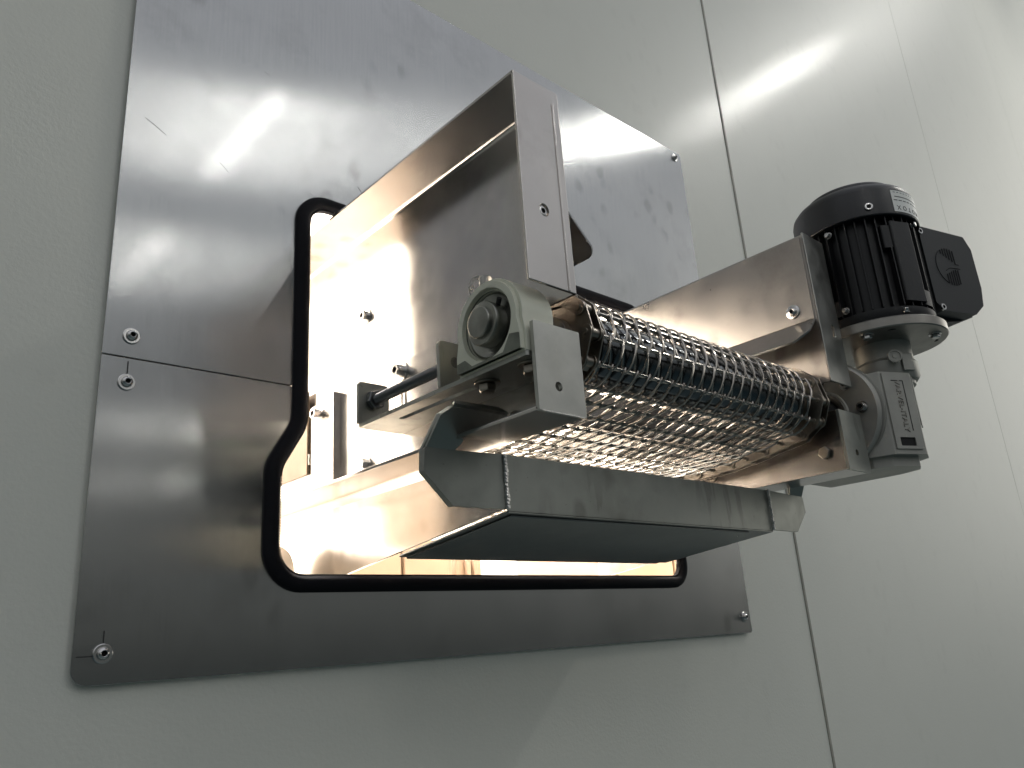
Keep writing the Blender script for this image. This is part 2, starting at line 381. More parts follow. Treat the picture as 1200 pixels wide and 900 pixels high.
# ================================================================== rubber edge trim
TR = rpoly([(.352, .461), (.352, .213), (.3262, .169), (.3262, .062), (.9365, .062), (.9365, .169), (.9107, .213), (.9107, .461)],
           [.028, .034, .034, .032, .024, .034, .034, .028], 10)
trim = thing('edge_trim', 'black rubber edging strip with toothed inner lip around the lit opening', 'rubber trim', (.35, 0, .06))
def densify(pts, d):
    out = []
    for i in range(len(pts)):
        a = Vector(pts[i]); b = Vector(pts[(i+1) % len(pts)]); n = max(1, round((b-a).length/d))
        for k in range(n): out.append(a.lerp(b, k/n))
    return out
T2 = densify(TR, .0024)
bm = bm_new()
D_ = densify(TR, .00125)
sweep(bm, [(p.x, -.0015, p.y) for p in D_], .0074, 14, closed=True, normal=(0, 1, 0), rmod=[1+.022*((i//1) % 2) for i in range(len(D_))])
obj('trim_strip', bm, M['rubber'], trim)
bm = bm_new(); cen = Vector((.631, .26))
N = len(T2)
for i, p in enumerate(T2):
    t = (T2[(i+1) % N]-T2[i-1]).normalized(); nrm = Vector((t.y, -t.x))
    if nrm.dot(cen-p) < 0: nrm = -nrm
    c = p+nrm*.0079; u = Vector((t.x, 0, t.y)); v = Vector((nrm.x, 0, nrm.y)); o = Vector((c.x, -.004, c.y))
    pr = [o+u*a*.0007+v*b for a, b in ((-1, -.0014), (1, -.0014), (1, .0008), (-1, .0008))]
    A = [bm.verts.new(q) for q in pr]; B = [bm.verts.new(q+Vector((0, .006, 0))) for q in pr]
    for k in range(4): bm.faces.new((A[k], A[(k+1) % 4], B[(k+1) % 4], B[k]))
    bm.faces.new(A); bm.faces.new(B)
obj('toothed_lip', bm, M['rubber'], trim, smooth=False)

# ================================================================== the lit room behind
bm = bm_new()
box(bm, -1.4, 2.6, 2.0, 2.05, -1.2, 2.4); box(bm, -1.45, -1.4, .05, 2.0, -1.2, 2.4); box(bm, 2.6, 2.65, .05, 2.0, -1.2, 2.4)
box(bm, -1.4, 2.6, .05, 2.0, 2.4, 2.45); box(bm, -1.4, 2.6, .05, 2.0, -1.25, -1.2)
tag(obj('inner_room', bm, M['inside'], None, smooth=False), kind='structure')
for x0, x1, y0, z0, z1, lab in ((.76, 1.02, .62, .0, .205, 'tan cabinet glimpsed at the left end of the low slot under the tray'),
        (1.06, 1.13, .66, .0, .19, 'narrow tan cabinet glimpsed in the middle of the low slot under the tray'),
        (1.36, 1.80, .50, .0, .20, 'tan cabinet glimpsed at the right end of the low slot under the tray')):
    t = thing('cabinet', lab, 'cabinet', ((x0+x1)/2, y0, z0))
    bm = bm_new(); box(bm, x0, x1, y0, y0+.3, z0, z1); obj('cabinet_body', bm, M['duct'], t, bevel=.004)
    bm = bm_new(); box(bm, x0+.02, (x0+x1)/2-.004, y0-.012, y0-.001, z0+.02, z1-.02); box(bm, (x0+x1)/2+.004, x1-.02, y0-.012, y0-.001, z0+.02, z1-.02)
    obj('cabinet_door', bm, M['duct'], t, bevel=.002)

t = thing('partition_panel', 'pale panel edge low down inside the lit opening, left', 'panel', (-.2, .3, -.3))
bm = bm_new(); box(bm, -.62, .2245, .30, .31, -.4, .24); obj('panel_sheet', bm, M['duct2'], t, bevel=.001)
t = thing('pipe', 'pale round pipe end in the lower left corner inside the lit opening', 'pipe', (.40, .13, .08))
bm = bm_new(); lathe(bm, (.20, .135, .080), X, [(.034, 0), (.034, .200), (.031, .2045), (.028, .2045), (.028, .19)], 40, caps=False); obj('pipe_wall', bm, M['pipe'], t)
# ================================================================== conveyor sides (left, and mirrored on the right)
MX = .6311
XW, XO, YF = .4235, .3755, -.306
def side(sgn):
    fx = (lambda x: x) if sgn < 0 else (lambda x: 2*MX-x)
    def bx(bm, x0, x1, y0, y1, z0, z1):
        a, b = sorted((fx(x0), fx(x1))); box(bm, a, b, y0, y1, z0, z1)
    nm = 'left' if sgn < 0 else 'right'
    # ---- upper guard channel
    g = thing('side_guard', 'tall folded stainless guard channel above the white bearing, glowing where lamp light hits it' if sgn < 0 else
              'folded stainless guard channel beside the black motor, with a button screw', 'side guard', (fx(XW), YF, .2515))
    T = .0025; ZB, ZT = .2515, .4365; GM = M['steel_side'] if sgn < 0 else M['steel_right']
    bm = bm_new(); fold(bm, [(fx(XW+T/2), ZB), (fx(XW+T/2), ZT-T/2), (fx(XO), ZT-T/2)], T, .006, YF+T*.4, .42)
    obj('folded_sheet', bm, GM, g)
    bm = bm_new()
    if sgn < 0: ol = [(XO, ZB), (XW+T, ZB), (XW+T, ZT-.0002), (XO, ZT-.0002)]
    else: ol = [(fx(XW+T), ZB), (fx(XO+.002), ZB), (fx(XO+.002), ZT-.0002), (fx(XW+T), ZT-.0002)]
    hc = (fx(.398), .3158) if sgn < 0 else (.8673, .3172)
    prism(bm, ol, (0, YF, 0), X, Z, (0, T, 0), holes=[circ(*hc, .0052, 20)] if sgn < 0 else [rpoly(rect(hc[0]-.003, hc[0]+.003, hc[1]-.0075, hc[1]+.0075), .0028)])
    obj('front_flange', bm, M['steel_side' if sgn < 0 else 'steel'], g, bevel=.0006)
    if sgn < 0:
        capscrew(g, (hc[0], YF+.004, hc[1]), -Y, .0042, .002)
        bm = bm_new(); bx(bm, XW-.0062, XW-.0045, YF-.0009, YF+.001, ZB+.0005, ZT-.014); obj('hem_strip', bm, M['steel_side'], g, bevel=.0004)
    # ---- inner deflector
    d = .038
    bm = bm_new(); zt = .329; zb = .297
    L_ = math.hypot(.033, zt-zb); ux = Vector((fx(XW+T+.033)-fx(XW+T), 0, zb-zt)).normalized()
    oo = Vector((fx(XW+T+.0005), 0, zt))
    ol = [(YF+.004, 0), (YF+.004, L_*(.62 if sgn > 0 else .85)), (YF+.004+.014*(1 if sgn > 0 else .4), L_), (.40, L_), (.40, 0)]
    nrm = ux.cross(Y).normalized()*.0022
    prism(bm, rpoly(ol, [0, .006, .008, 0, 0]), oo, Y, ux, nrm)
    if sgn > 0: bx(bm, XW+.0045, XW+.0026, YF+.0045, .40, zt-.001, ZT-.006)
    obj('deflector', bm, M['steel_right'] if sgn > 0 else M['rod'], g, bevel=.0005)  # left one in dark rod steel: shade and black reflections put into its colour
    if sgn > 0:
        button(g, (fx(XW+.0046), -.2782, .343), -X, .0055, .0032, .0085)
    else:
        capscrew(g, (XW, -.011, .3376), -X, .0055, .006, washer=.0085); 
    # ---- lower rail
    r = thing('side_rail', 'left stainless conveyor rail channel under the white bearing, open towards the viewer' if sgn < 0 else
              'right stainless conveyor rail channel below the gearbox, with hex bolt', 'conveyor rail', (fx(XW), YF, .152))
    T = .003; Z0, Z1 = .152, .2190; XI = XW-.0001
    notch_y = -.212; ztop = .2652 if sgn < 0 else .262
    ol = [(YF+T, Z0), (.42, Z0), (.42, ztop), (notch_y, ztop), (notch_y, Z1), (YF+T, Z1)]
    if sgn < 0: ol = [(YF+T, Z0), (.085, Z0), (.085, .189), (.42, .189), (.42, ztop), (notch_y, ztop), (notch_y, Z1), (YF+T, Z1)]
    bm = bm_new()
    prism(bm, rpoly(ol, [0]*(len(ol)-2)+[.004, 0]), (fx(XW-T), 0, 0), Y, Z, (-sgn*(T-.0002), 0, 0)); obj('rail_web', bm, M['steel_side'], r, bevel=.0005)
    bm = bm_new(); a, b = sorted((fx(XO), fx(XW))); prism(bm, [(fx(XO), YF+T*.5), (fx(XW), YF+T*.5), (fx(XW), -.145), (fx(XW+.035), -.145), (fx(XW+.035), .4), (fx(XO), .4)], (0, 0, Z0-.0002), X, Y, (0, 0, T)); obj('bottom_flange', bm, M['steel_side'], r, bevel=.0008)
    bm = bm_new()
    xe = XO if sgn < 0 else XO-.004
    a, b = sorted((fx(xe), fx(XW+.0002)))
    hc = (.3968, .1715) if sgn < 0 else (.864, .1725)
    prism(bm, rpoly(rect(a, b, Z0-.0004, Z1), [.001]*4), (0, YF, 0), X, Z, (0, T+.0005, 0), holes=[circ(*hc, .0036, 20)]); obj('end_flange', bm, M['steel_dark'] if sgn > 0 else M['steel'], r, bevel=.0008)
    if sgn < 0:
        capscrew(r, (XW-T, -.0786, .2551), -X, .006, .009, washer=.009)
        capscrew(r, (XW-T, .0817, .2527), -X, .006, .009, washer=.009, m=M['steel_side'])
        hexbolt(r, (XW-T, -.0129, .176), -X, .0065, .006, .0085); hexbolt(r, (XW-T, .045, .176), -X, .0065, .006, .0085, m=M['steel_side'])
        bm = bm_new(); box(bm, XW-.012, XW-T, .0375, .0395, .162, .266); obj('stiffener_rib', bm, M['steel_side'], r, bevel=.0004)
        bm = bm_new(); box(bm, XW-.006, XW-T-.0003, .105, .42, .189, .285); obj('splice_plate', bm, M['splice'], r, bevel=.0006)
        weld(r, [(XW-T-.001, .104, .20), (XW-T-.001, .104, .212)], .0014)
        weld(r, [(XO+.004, -.110, .1545), (XO+.014, -.112, .1545)], .0013)
        weld(r, [(XO+.003, YF+.0005, .1515), (XW-.002, YF+.0005, .1515)], .0007)
    else:
        hexbolt(r, (fx(XW-T)-.0032, -.2828, .1741), -X, .0072, .004, 0, m=M['boltdark'])
        bm = bm_new(); lathe(bm, (fx(XW-T)-.003, -.1325, .1784), -X, [(.0095, 0), (.0095, .002), (.0062, .0022), (.0062, .006), (.003, .006)], 24); obj('pivot_washer', bm, M['boltdark'], r)
    return g, r
gl, rl = side(-1)
gr, rr = side(1)

# ================================================================== take-up bracket with threaded rod
tk = thing('take_up_bracket', 'slotted stainless tensioning bracket with dark threaded rod behind the white bearing', 'bracket', (.373, -.078, .193))
bm = bm_new(); slot = rpoly(rect(.3865, .3925, -.222, -.118), .0029)
prism(bm, rpoly([(.3728, -.0740), (.3728, -.3005), (.4203, -.3005), (.4203, -.0740)], .0025), (0, 0, .1933), X, Y, (0, 0, .0036), holes=[slot]); obj('base_plate', bm, M['steel_dark'], tk, bevel=.0005)
for y, lab in ((-.0776, 0), (-.2005, 1)):
    bm = bm_new(); prism(bm, rpoly([(.3712, .1970), (.4048, .1970), (.4048, .2375), (.3712, .2375)], [.0, 0, .004, .004]), (0, y, 0), X, Z, (0, .0035, 0)); obj('upright_lug', bm, M['steel_dark'], tk, bevel=.0006)
bm = bm_new()
pts = []; n = 62; y0, y1 = -.070, -.2005
prof = []
for i in range(n*2+1):
    prof.append((.0052 if i % 2 else .00465, abs(y1-y0)*i/(n*2)))
lathe(bm, (.3875, y0, .2205), -Y, prof, 18); obj('threaded_rod', bm, M['rod'], tk)
for y in (-.0779, -.0738):
    bm = bm_new(); lathe(bm, (.3875, y, .2205), -Y if y < -.076 else Y, [(.0088, 0), (.0095, .0008), (.0095, .006), (.0086, .0068)], 6, .3); obj('lock_nut', bm, M['rod'], tk, smooth=False)
weld(tk, [(.4185, -.079, .200), (.4185, -.079, .2365)], .0013)
for y in (-.2366, -.2874):
    hexbolt(tk, (.3895, y, .1931), -Z, .0074, .0058, .0105, m=M['boltdark'])

# ================================================================== pillow block bearing
AY, AZ = -.262, .2290
pb = thing('pillow_block_bearing', 'grey-green plastic pillow block bearing housing at the near end of the roller', 'bearing', (.386, AY, .197))
def arch(rad, half, zb, n=24):
    pts = [(AY-half, zb)]
    sh = zb+.0125
    pts += [(AY-half, sh)]
    for k in range(n+1):
        t = PI+math.radians(8)-(PI+math.radians(16))*k/n
        pts.append((AY-rad*math.cos(t-PI) if False else AY+rad*math.cos(t), AZ+rad*math.sin(t)))
    pts += [(AY+half, sh), (AY+half, zb)]
    return pts
x0, x1 = .3690, .4050
bm = bm_new()
prism(bm, arch(.0365, .0385, .1971), (x0+.004, 0, 0), Y, Z, (x1-x0-.004, 0, 0), holes=[circ(AY, AZ, .0265, 36)]); obj('housing', bm, M['plastic'], pb, bevel=.0022, seg=3)
bm = bm_new()   # raised rim round the bore and the foot
ring_o = circ(AY, AZ, .0345, 40); prism(bm, arch(.0340, .0365, .1985), (x0, 0, 0), Y, Z, (.0045, 0, 0), holes=[circ(AY, AZ, .0285, 40)]); obj('raised_rim', bm, M['plastic'], pb, bevel=.0012, seg=3)
bm = bm_new(); prism(bm, rpoly([(AY-.036, .1985), (AY+.036, .1985), (AY+.036, .2065), (AY+.026, .2075), (AY+.018, .2005), (AY-.018, .2005), (AY-.026, .2125), (AY-.036, .2105)], .001), (x0-.0007, 0, 0), Y, Z, (.004, 0, 0)); obj('foot_label', bm, M['plastic_dark'], pb, bevel=.0006)
bm = bm_new()
lathe(bm, (.3745, AY, AZ), X, [(.0264, -.003), (.0268, 0), (.0268, .020)], 40, caps=False)
lathe(bm, (.3745, AY, AZ), X, [(.0264, .0005), (.0245, -.0005), (.0200, .0015), (.0175, .0015)], 40, caps=False)
obj('bearing_insert', bm, M['bearing'], pb)
bm = bm_new(); lathe(bm, (.3645, AY, AZ), X, [(.0135, 0), (.0168, .0004), (.0174, .0014), (.0174, .012), (.0160, .014)], 40); obj('locking_collar', bm, M['bearing'], pb)
bm = bm_new(); lathe(bm, (.372, AY-.012, AZ+.012), Vector((-.3, -.7, .7)), [(.002, 0), (.002, .006)], 10); obj('set_screw', bm, M['hole'], pb)
gx, gy, gz = .386, -.246, .2625
bm = bm_new(); lathe(bm, (gx, gy, gz), Z, [(.0045, 0), (.0045, .008), (.0040, .0085), (.0052, .009), (.0056, .0145), (.0045, .0165), (.002, .0172)], 20); obj('grease_cap', bm, M['film'], pb)
bm = bm_new()
for k in range(3):
    pts = [(gx-.004-.006*math.sin(t*PI)*(1+.2*k), gy+.003+.010*t*(1-.15*k), gz+.014-.007*t+.004*math.sin(t*6+k)) for t in [i/10 for i in range(11)]]
    sweep(bm, pts, .0007, 6)
obj('film_scrap', bm, M['film'], pb)

# ================================================================== drive roller
ro = thing('drive_roller', 'dark polished steel roller inside the wire mesh belt', 'roller', (.63, AY, AZ))
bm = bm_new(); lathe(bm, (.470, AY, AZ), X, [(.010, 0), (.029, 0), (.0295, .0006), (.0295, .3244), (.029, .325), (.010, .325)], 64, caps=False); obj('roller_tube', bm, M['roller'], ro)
bm = bm_new(); cyl(bm, (.3610, AY, AZ), (.905, AY, AZ), .0125, 36); obj('shaft', bm, M['bearing'], ro, bevel=.0012)
CXL, CXR = .447, .8152
P_ = .0230; RB_ = .0375
for cx in (CXL, CXR):
    bm = bm_new(); nt_ = 9; ol = []
    for k in range(nt_*4):
        a = 2*PI*k/(nt_*4); rr_ = [.030, .030, .041, .041][k % 4] ; ol.append((AY+rr_*math.cos(a), AZ+rr_*math.sin(a)))
    prism(bm, ol, (cx-.003, 0, 0), Y, Z, (.006, 0, 0)); lathe(bm, (cx-.011, AY, AZ), X, [(.02, 0), (.02, .022)], 32)
    obj('sprocket', bm, M['chain'], ro, bevel=.0006)

# ================================================================== wire mesh belt
YB = .26
Ltop = YB-AY; Larc = PI*RB_
def path(s):
    """point and outward normal on the belt loop in the y,z plane; s from the top inside end"""
    if s < Ltop: return Vector((0, YB-s, AZ+RB_)), Vector((0, 0, 1))
    s2 = s-Ltop
    if s2 < Larc:
        a = PI/2+s2/RB_; nrm = Vector((0, math.cos(a), math.sin(a))); return Vector((0, AY, AZ))+nrm*RB_, nrm
    s3 = s2-Larc; sl = .05
    return Vector((0, AY+s3, AZ-RB_-sl*s3-.009*math.sin(min(s3/.20, 1)*PI))), Vector((0, -sl, -1)).normalized()
total = Ltop+Larc+.50
belt = thing('mesh_belt', 'stainless spiral wire mesh belt with side chains wrapped around the roller', 'conveyor belt', (MX, AY, AZ))
nrow = int(total/P_); XL, XR = .4565, .8055; LP = .0160
for i in range(nrow):
    s = i*P_+.009
    p, nr = path(s)
    bm = bm_new(); cyl(bm, (CXL-.006, p.y, p.z), (CXR+.006, p.y, p.z), .0017, 8); obj('cross_rod', bm, M['wire'], belt)
    if i == nrow-1: break
    bm = bm_new(); pts = []; sm = s+P_/2; half = P_/2+.0024; seg = 14; ph = 0 if i % 2 else PI
    nl = int((XR-XL)/LP)
    for k in range(nl*seg+1):
        t = 2*PI*k/seg
        c_, s_ = math.cos(t+ph), math.sin(t+ph)
        uu = math.copysign(abs(c_)**.95, c_)*half; nn = math.copysign(abs(s_)**.8, s_)*.0027
        q, nq = path(sm+uu)
        pts.append((XL+.004+LP*k/seg, q.y+nq.y*nn, q.z+nq.z*nn))
    sweep(bm, pts, .00105, 6); obj('wire_spiral', bm, M['wire'], belt)
def stadium(a, b, r, n=8):
    a = Vector(a); b = Vector(b); d = (b-a).normalized(); t0 = math.atan2(d.y, d.x); out = []
    for k in range(n+1): t = t0-PI/2+PI*k/n; out.append((b.x+r*math.cos(t), b.y+r*math.sin(t)))
    for k in range(n+1): t = t0+PI/2+PI*k/n; out.append((a.x+r*math.cos(t), a.y+r*math.sin(t)))
    return out
for cx in (CXL, CXR):
    bm = bm_new()
    for i in range(nrow-1):
        a, _ = path(i*P_+.009); b, _ = path((i+1)*P_+.009)
        off = .0062 if i % 2 else .0044
        for sg in (-1, 1):
            prism(bm, stadium((a.y, a.z), (b.y, b.z), .0062), (cx+sg*off, 0, 0), Y, Z, (sg*.0014, 0, 0))
        cyl(bm, (cx-.0040, a.y, a.z), (cx+.0040, a.y, a.z), .0048, 14)
        cyl(bm, (cx-.0088, a.y, a.z), (cx+.0088, a.y, a.z), .0026, 12)
    obj('side_chain', bm, M['chain'], belt, bevel=.0002, seg=1)
# guide strip carrying the belt on each side, inside the frame
bs = thing('belt_support', 'stainless slide bed carrying the mesh belt between the rails', 'belt support', (MX, 0, .24))
bm = bm_new()
for x in (.478, .782): box(bm, x-.0025, x+.0025, -.205, .40, .222, .2625)
obj('slide_bar', bm, M['steel_side'], bs, bevel=.0004)
bm = bm_new(); box(bm, .4300, .8330, -.150, -.145, .205, .245); box(bm, .4300, .8330, .05, .055, .205, .245); obj('cross_member', bm, M['steel_side'], bs, bevel=.0005)

# ================================================================== drip tray with hook ends
tr = thing('drip_tray', 'dull stainless tray hanging under the belt by welded hook ends', 'tray', (MX, -.2075, .098))
TX0, TX1, TY, ZB0, ZT0 = .4293, .8333, -.2075, .0982, .1462
yb = .42; zb_b = ZB0-.110*(yb-TY)
T = .0025
bm = bm_new()
for xa in (TX0, TX1-T):
    bm = bm_new(); ys_ = yb if xa == TX0 else .06; prism(bm, [(TY+T, ZB0+.004), (ys_, ZB0-.11*(ys_-TY)+.004), (ys_, ZT0), (TY+T, ZT0)], (xa, 0, 0), Y, Z, (T, 0, 0))
    obj('tray_side', bm, M['steel_side'], tr, bevel=.0006)
bm = bm_new()
ye = -.052; ze = ZB0-.110*(ye-TY)
prism(bm, [(TY, ZB0), (ye, ze), (ye, ze+T), (TY, ZB0+T)], (TX0, 0, 0), Y, Z, (TX1-TX0, 0, 0))
prism(bm, [(TX0+.006, 0), (TX1-.045, 0), (TX1-.030, .012), (TX1-.024, .06), (TX1-.024, .148), (TX0+.006, .148)],
      (0, TY+.004, ZB0-.0025), X, Vector((0, 1, -.110)), (0, 0, .002))
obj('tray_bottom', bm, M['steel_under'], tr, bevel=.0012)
bm = bm_new(); prism(bm, rect(TX0, TX1, ZB0, ZT0), (0, TY, 0), X, Z, (0, T, 0)); obj('tray_front', bm, M['steel_dark'], tr, bevel=.0012)
# small dimples of the tray bottom plug weld
bm = bm_new(); lathe(bm, (TX1-.052, TY+.014, ZB0-.0045), -Z, [(.0016, 0), (.001, .0006)], 12); obj('plug_weld', bm, M['zinc'], tr)
th = math.radians(30)
def hook(sgn):
    fx = (lambda x: x) if sgn < 0 else (lambda x: 2*MX-x)
    h = bpy.data.objects.new  # noqa
    low = [(.3500, .1437), (.3484, .1420), (.3470, .1250), (.3737, .1005), (TX0-.0012, .1008), (TX0-.0012, .1462), (.3767, .1440)]
    bm = bm_new(); T3 = .0034
    prism(bm, [(fx(a), b) for a, b in low], (0, TY, 0), X, Z, (0, T3, 0))
    upv = Vector((0, -math.sin(th), math.cos(th))); nv = Vector((0, math.cos(th), math.sin(th)))*T3
    hi = [(.3500, 0), (.3551, .0263), (.3637, .0338), (.4190, .0344), (.4188, .0300), (.4017, .0220), (.3837, .0113), (.3821, .0062), (.3767, .0002)]
    prism(bm, [(fx(a), b) for a, b in rpoly(hi, [0, .003, .003, .001, .001, 0, .003, .003, 0])], (0, TY, .1437), X, upv, nv)
    # folded lip along the top edge
    o2 = Vector((0, TY, .1437))+upv*.0342; th2 = math.radians(72); up2 = Vector((0, math.sin(th2)*.6, math.cos(th2)+.4)).normalized()
    prism(bm, [(fx(a), b) for a, b in [(.3637, 0), (.3660, .0045), (.4120, .0060), (.4190, .001), (.4190, 0)]], o2, X, up2, up2.cross(X).normalized()*-.003)
    # turned edge following the outer contour
    cont = [Vector((fx(.3737), TY+T3, .1008)), Vector((fx(.3474), TY+T3, .1252)), Vector((fx(.3484), TY+T3, .1425))]
    cont += [o_ for o_ in (Vector((fx(a), TY, .1437))+upv*b+nv for a, b in ((.3551, .0263), (.3637, .0338)))]
    for a, b in zip(cont, cont[1:]):
        q = [a, b, b+Vector((0, .0035, 0)), a+Vector((0, .0035, 0))]
        inw = Vector((fx(.39)-fx(.38), 0, 0)).normalized()*.0025
        A = [bm.verts.new(v) for v in q]; B = [bm.verts.new(v+inw) for v in q]
        for k in range(4): bm.faces.new((A[k], A[(k+1) % 4], B[(k+1) % 4], B[k]))
        bm.faces.new(A); bm.faces.new(B)
    obj('hook_end', bm, M['steel_dark'], tr, bevel=.0006)
    weld(tr, [(fx(TX0-.0006), TY-.0005, .101), (fx(TX0-.0006), TY-.0005, .1458)], .0027)
hook(-1); hook(1)

# ================================================================== gearmotor: gearbox
GX = .900
gm = thing('gear_motor', 'black finned electric motor on a grey gearbox at the far end of the belt', 'gear motor', (.9775, -.312, .17))
bm = bm_new()
lathe(bm, (GX, AY+.003, AZ), X, [(.0205, 0), (.029, 0), (.030, .0006), (.031, .0020), (.0615, .0022), (.0635, .0010), (.0655, .0022), (.0665, .004), (.0665, .007), (.0640, .0075), (.0640, .010), (.0680, .0105), (.0680, .015)], 72, caps=False)
obj('output_flange', bm, M['alu'], gm)
bm = bm_new(); lathe(bm, (GX-.0004, AY+.003, AZ), X, [(.0205, .004), (.0205, 0), (.0225, -.0008), (.0275, -.0008), (.0285, .001)], 56, caps=False); obj('hub_ring', bm, M['alurim'], gm)
bm = bm_new(); lathe(bm, (.8420, AY+.003, AZ), X, [(.0195, 0), (.0195, .057), (.0205, .059)], 48, caps=False); obj('hub_bore', bm, M['hole'], gm)
for k in range(8):
    a = math.radians(133+45*k)
    capscrew(gm, (GX+.0018, AY+.0+.044*math.cos(a), AZ+.044*math.sin(a)), -X, .0048, .0055, washer=.0068)
bm = bm_new()
yf = -.333
prof = rpoly([(.908, -.300), (.915, -.327), (.957, -.345), (.984, -.336), (1.0, -.310), (1.0, -.20), (.908, -.20)], .003)
prism(bm, prof, (0, 0, .1720), X, Y, (0, 0, .098))
prism(bm, rpoly([(.914, -.300), (.922, -.320), (.957, -.335), (.978, -.326), (.988, -.300), (.988, -.21), (.914, -.21)], .003), (0, 0, .160), X, Y, (0, 0, .0125))
lathe(bm, (.908, AY, AZ), X, [(.060, 0), (.060, .07), (.05, .09)], 40)
obj('gearbox_body', bm, M['alu'], gm, bevel=.0015)
PU = Vector((.919, -.394, 0)); PN = Vector((-.394, -.919, 0)); PO = Vector((.915, -.327, 0))
bm = bm_new(); prism(bm, rpoly(rect(.002, .0405, .1775, .2680), .001), PO-PN*.0005, PU, Z, PN*.0025, holes=[rpoly(rect(.009, .031, .181, .191), .001)]); obj('name_panel', bm, M['alu'], gm, bevel=.0005)
bm = bm_new(); prism(bm, rect(.009, .031, .181, .191), PO+PN*.0001, PU, Z, PN*.0004); obj('panel_recess', bm, M['hole'], gm)
bm = bm_new(); prism(bm, [(.0135, .2585), (.0300, .2585), (.0300, .199), (.0310, .199), (.0310, .2595), (.0135, .2595)], PO+PN*.0019, PU, Z, PN*.0004); obj('panel_outline', bm, M['hole'], gm, smooth=False)
bm = text_bm('VARVEL-ITALY', .0098, basis(PO+PU*.0215+PN*.0023+Z*.2285, -Z, PU, PN), .0005)
obj('raised_lettering', bm, M['alurim'], gm, smooth=False)
SU = Vector((.949, .316, 0)); SN = Vector((.316, -.949, 0))
bm = bm_new(); prism(bm, rpoly([(.003, 0), (.027, 0), (.027, .060), (.008, .060), (.003, .053)], .001), Vector((.957, -.345, .268)), SU, -Z, SN*.0014); obj('side_pad', bm, M['alu'], gm, bevel=.0004)
MXc, MYc = .9775, -.312
# input neck
bm = bm_new()
lathe(bm, (MXc, MYc, .268), Z, [(.0340, 0), (.0365, .004), (.0365, .022), (.0335, .026), (.0335, .052)], 12, rot=.26)
lathe(bm, (MXc, MYc, .262), Z, [(.030, 0), (.030, .02)], 32)
obj('input_neck', bm, M['alu'], gm, bevel=.0012)
bm = bm_new(); prism(bm, rect(-.008, .008, .274, .296), Vector((MXc, MYc, 0))+Vector((-.45, -.89, 0))*.0365, Vector((.89, -.45, 0)), Z, Vector((-.45, -.89, 0))*.002); obj('neck_boss', bm, M['alu'], gm, bevel=.0015)
bm = bm_new(); lathe(bm, (MXc-.033, MYc-.026, .291), Vector((-.78, -.62, 0)), [(.0080, 0), (.0080, .002), (.0062, .0022), (.0060, .001), (.003, .001), (.0028, .002)], 24); obj('round_plug', bm, M['alu'], gm)
# motor flange
bm = bm_new(); lathe(bm, (MXc, MYc, .3175), Z, [(.040, -.002), (.0755, 0), (.0768, .0012), (.0768, .0112), (.0755, .0125), (.05, .0125)], 96); obj('motor_flange', bm, M['alurim'], gm)
for k in range(4):
    a = math.radians(-100+90*k+20)
    hexbolt(gm, (MXc+.062*math.cos(a), MYc+.062*math.sin(a), .3175), -Z, .0055, .004, .0075, name='flange_bolt')
for k in range(4):
    a = math.radians(-55+90*k)
    bm = bm_new(); lathe(bm, (MXc+.062*math.cos(a), MYc+.062*math.sin(a), .3172), -Z, [(.0052, 0), (.0050, .0004)], 16); obj('flange_hole', bm, M['hole'], gm)
# motor body
bm = bm_new()
lathe(bm, (MXc, MYc, .330), Z, [(.066, 0), (.068, .004), (.068, .014), (.060, .016), (.060, .134), (.066, .136), (.066, .142)], 64)
nf = 36
for k in range(nf):
    a = 2*PI*k/nf+.03; u = Vector((math.cos(a), math.sin(a), 0)); v = Vector((-u.y, u.x, 0))
    ro_ = .0675+.0015*(k % 2)
    prism(bm, [(.057, -.0011), (ro_, -.0007), (ro_, .0007), (.057, .0011)], Vector((MXc, MYc, .345)), u, v, (0, 0, .118))
obj('finned_body', bm, M['blackfin'], gm)
bm = bm_new()
for a0 in (-128, 165, -95):
    a = math.radians(a0); u = Vector((math.cos(a), math.sin(a), 0)); v = Vector((-u.y, u.x, 0))
    prism(bm, rpoly([(.058, -.010), (.0690, -.008), (.0690, .008), (.058, .010)], .002), Vector((MXc, MYc, .420 if a0 == -128 else .347)), u, v, (0, 0, .030 if a0 == -128 else .02))
prism(bm, rpoly([(.05, -.016), (.0700, -.015), (.0700, .015), (.05, .016)], .002), Vector((MXc, MYc, .350)), Vector((-.40, -.92, 0)).normalized(), Vector((.92, -.40, 0)).normalized(), (0, 0, .105))
obj('cast_pad', bm, M['blackfin'], gm, bevel=.001)
bm = bm_new()
lathe(bm, (MXc, MYc, .463), Z, [(.0715, .001), (.0728, 0), (.0740, .001), (.0740, .0345), (.0725, .040), (.068, .0455), (.0600, .0500), (.0570, .0515), (.0560, .0545), (.0545, .0565), (.048, .0575), (.0, .0578)], 96)
obj('fan_cover', bm, M['black'], gm)
for a0 in (-143, -53, 37, 127):
    a = math.radians(a0); u = Vector((math.cos(a), math.sin(a), 0))
    capscrew(gm, Vector((MXc, MYc, .474))+u*.0735, u, .0048, .0012, name='cover_screw')
for a0, z in ((174, .455), (176, .352), (-88, .458), (-128, .336)):
    a = math.radians(a0); u = Vector((math.cos(a), math.sin(a), 0))
    hexbolt(gm, Vector((MXc, MYc, z))+u*.0665, u if z > .34 else (u*.3+Z).normalized(), .0035, .004, .0045, name='body_screw')
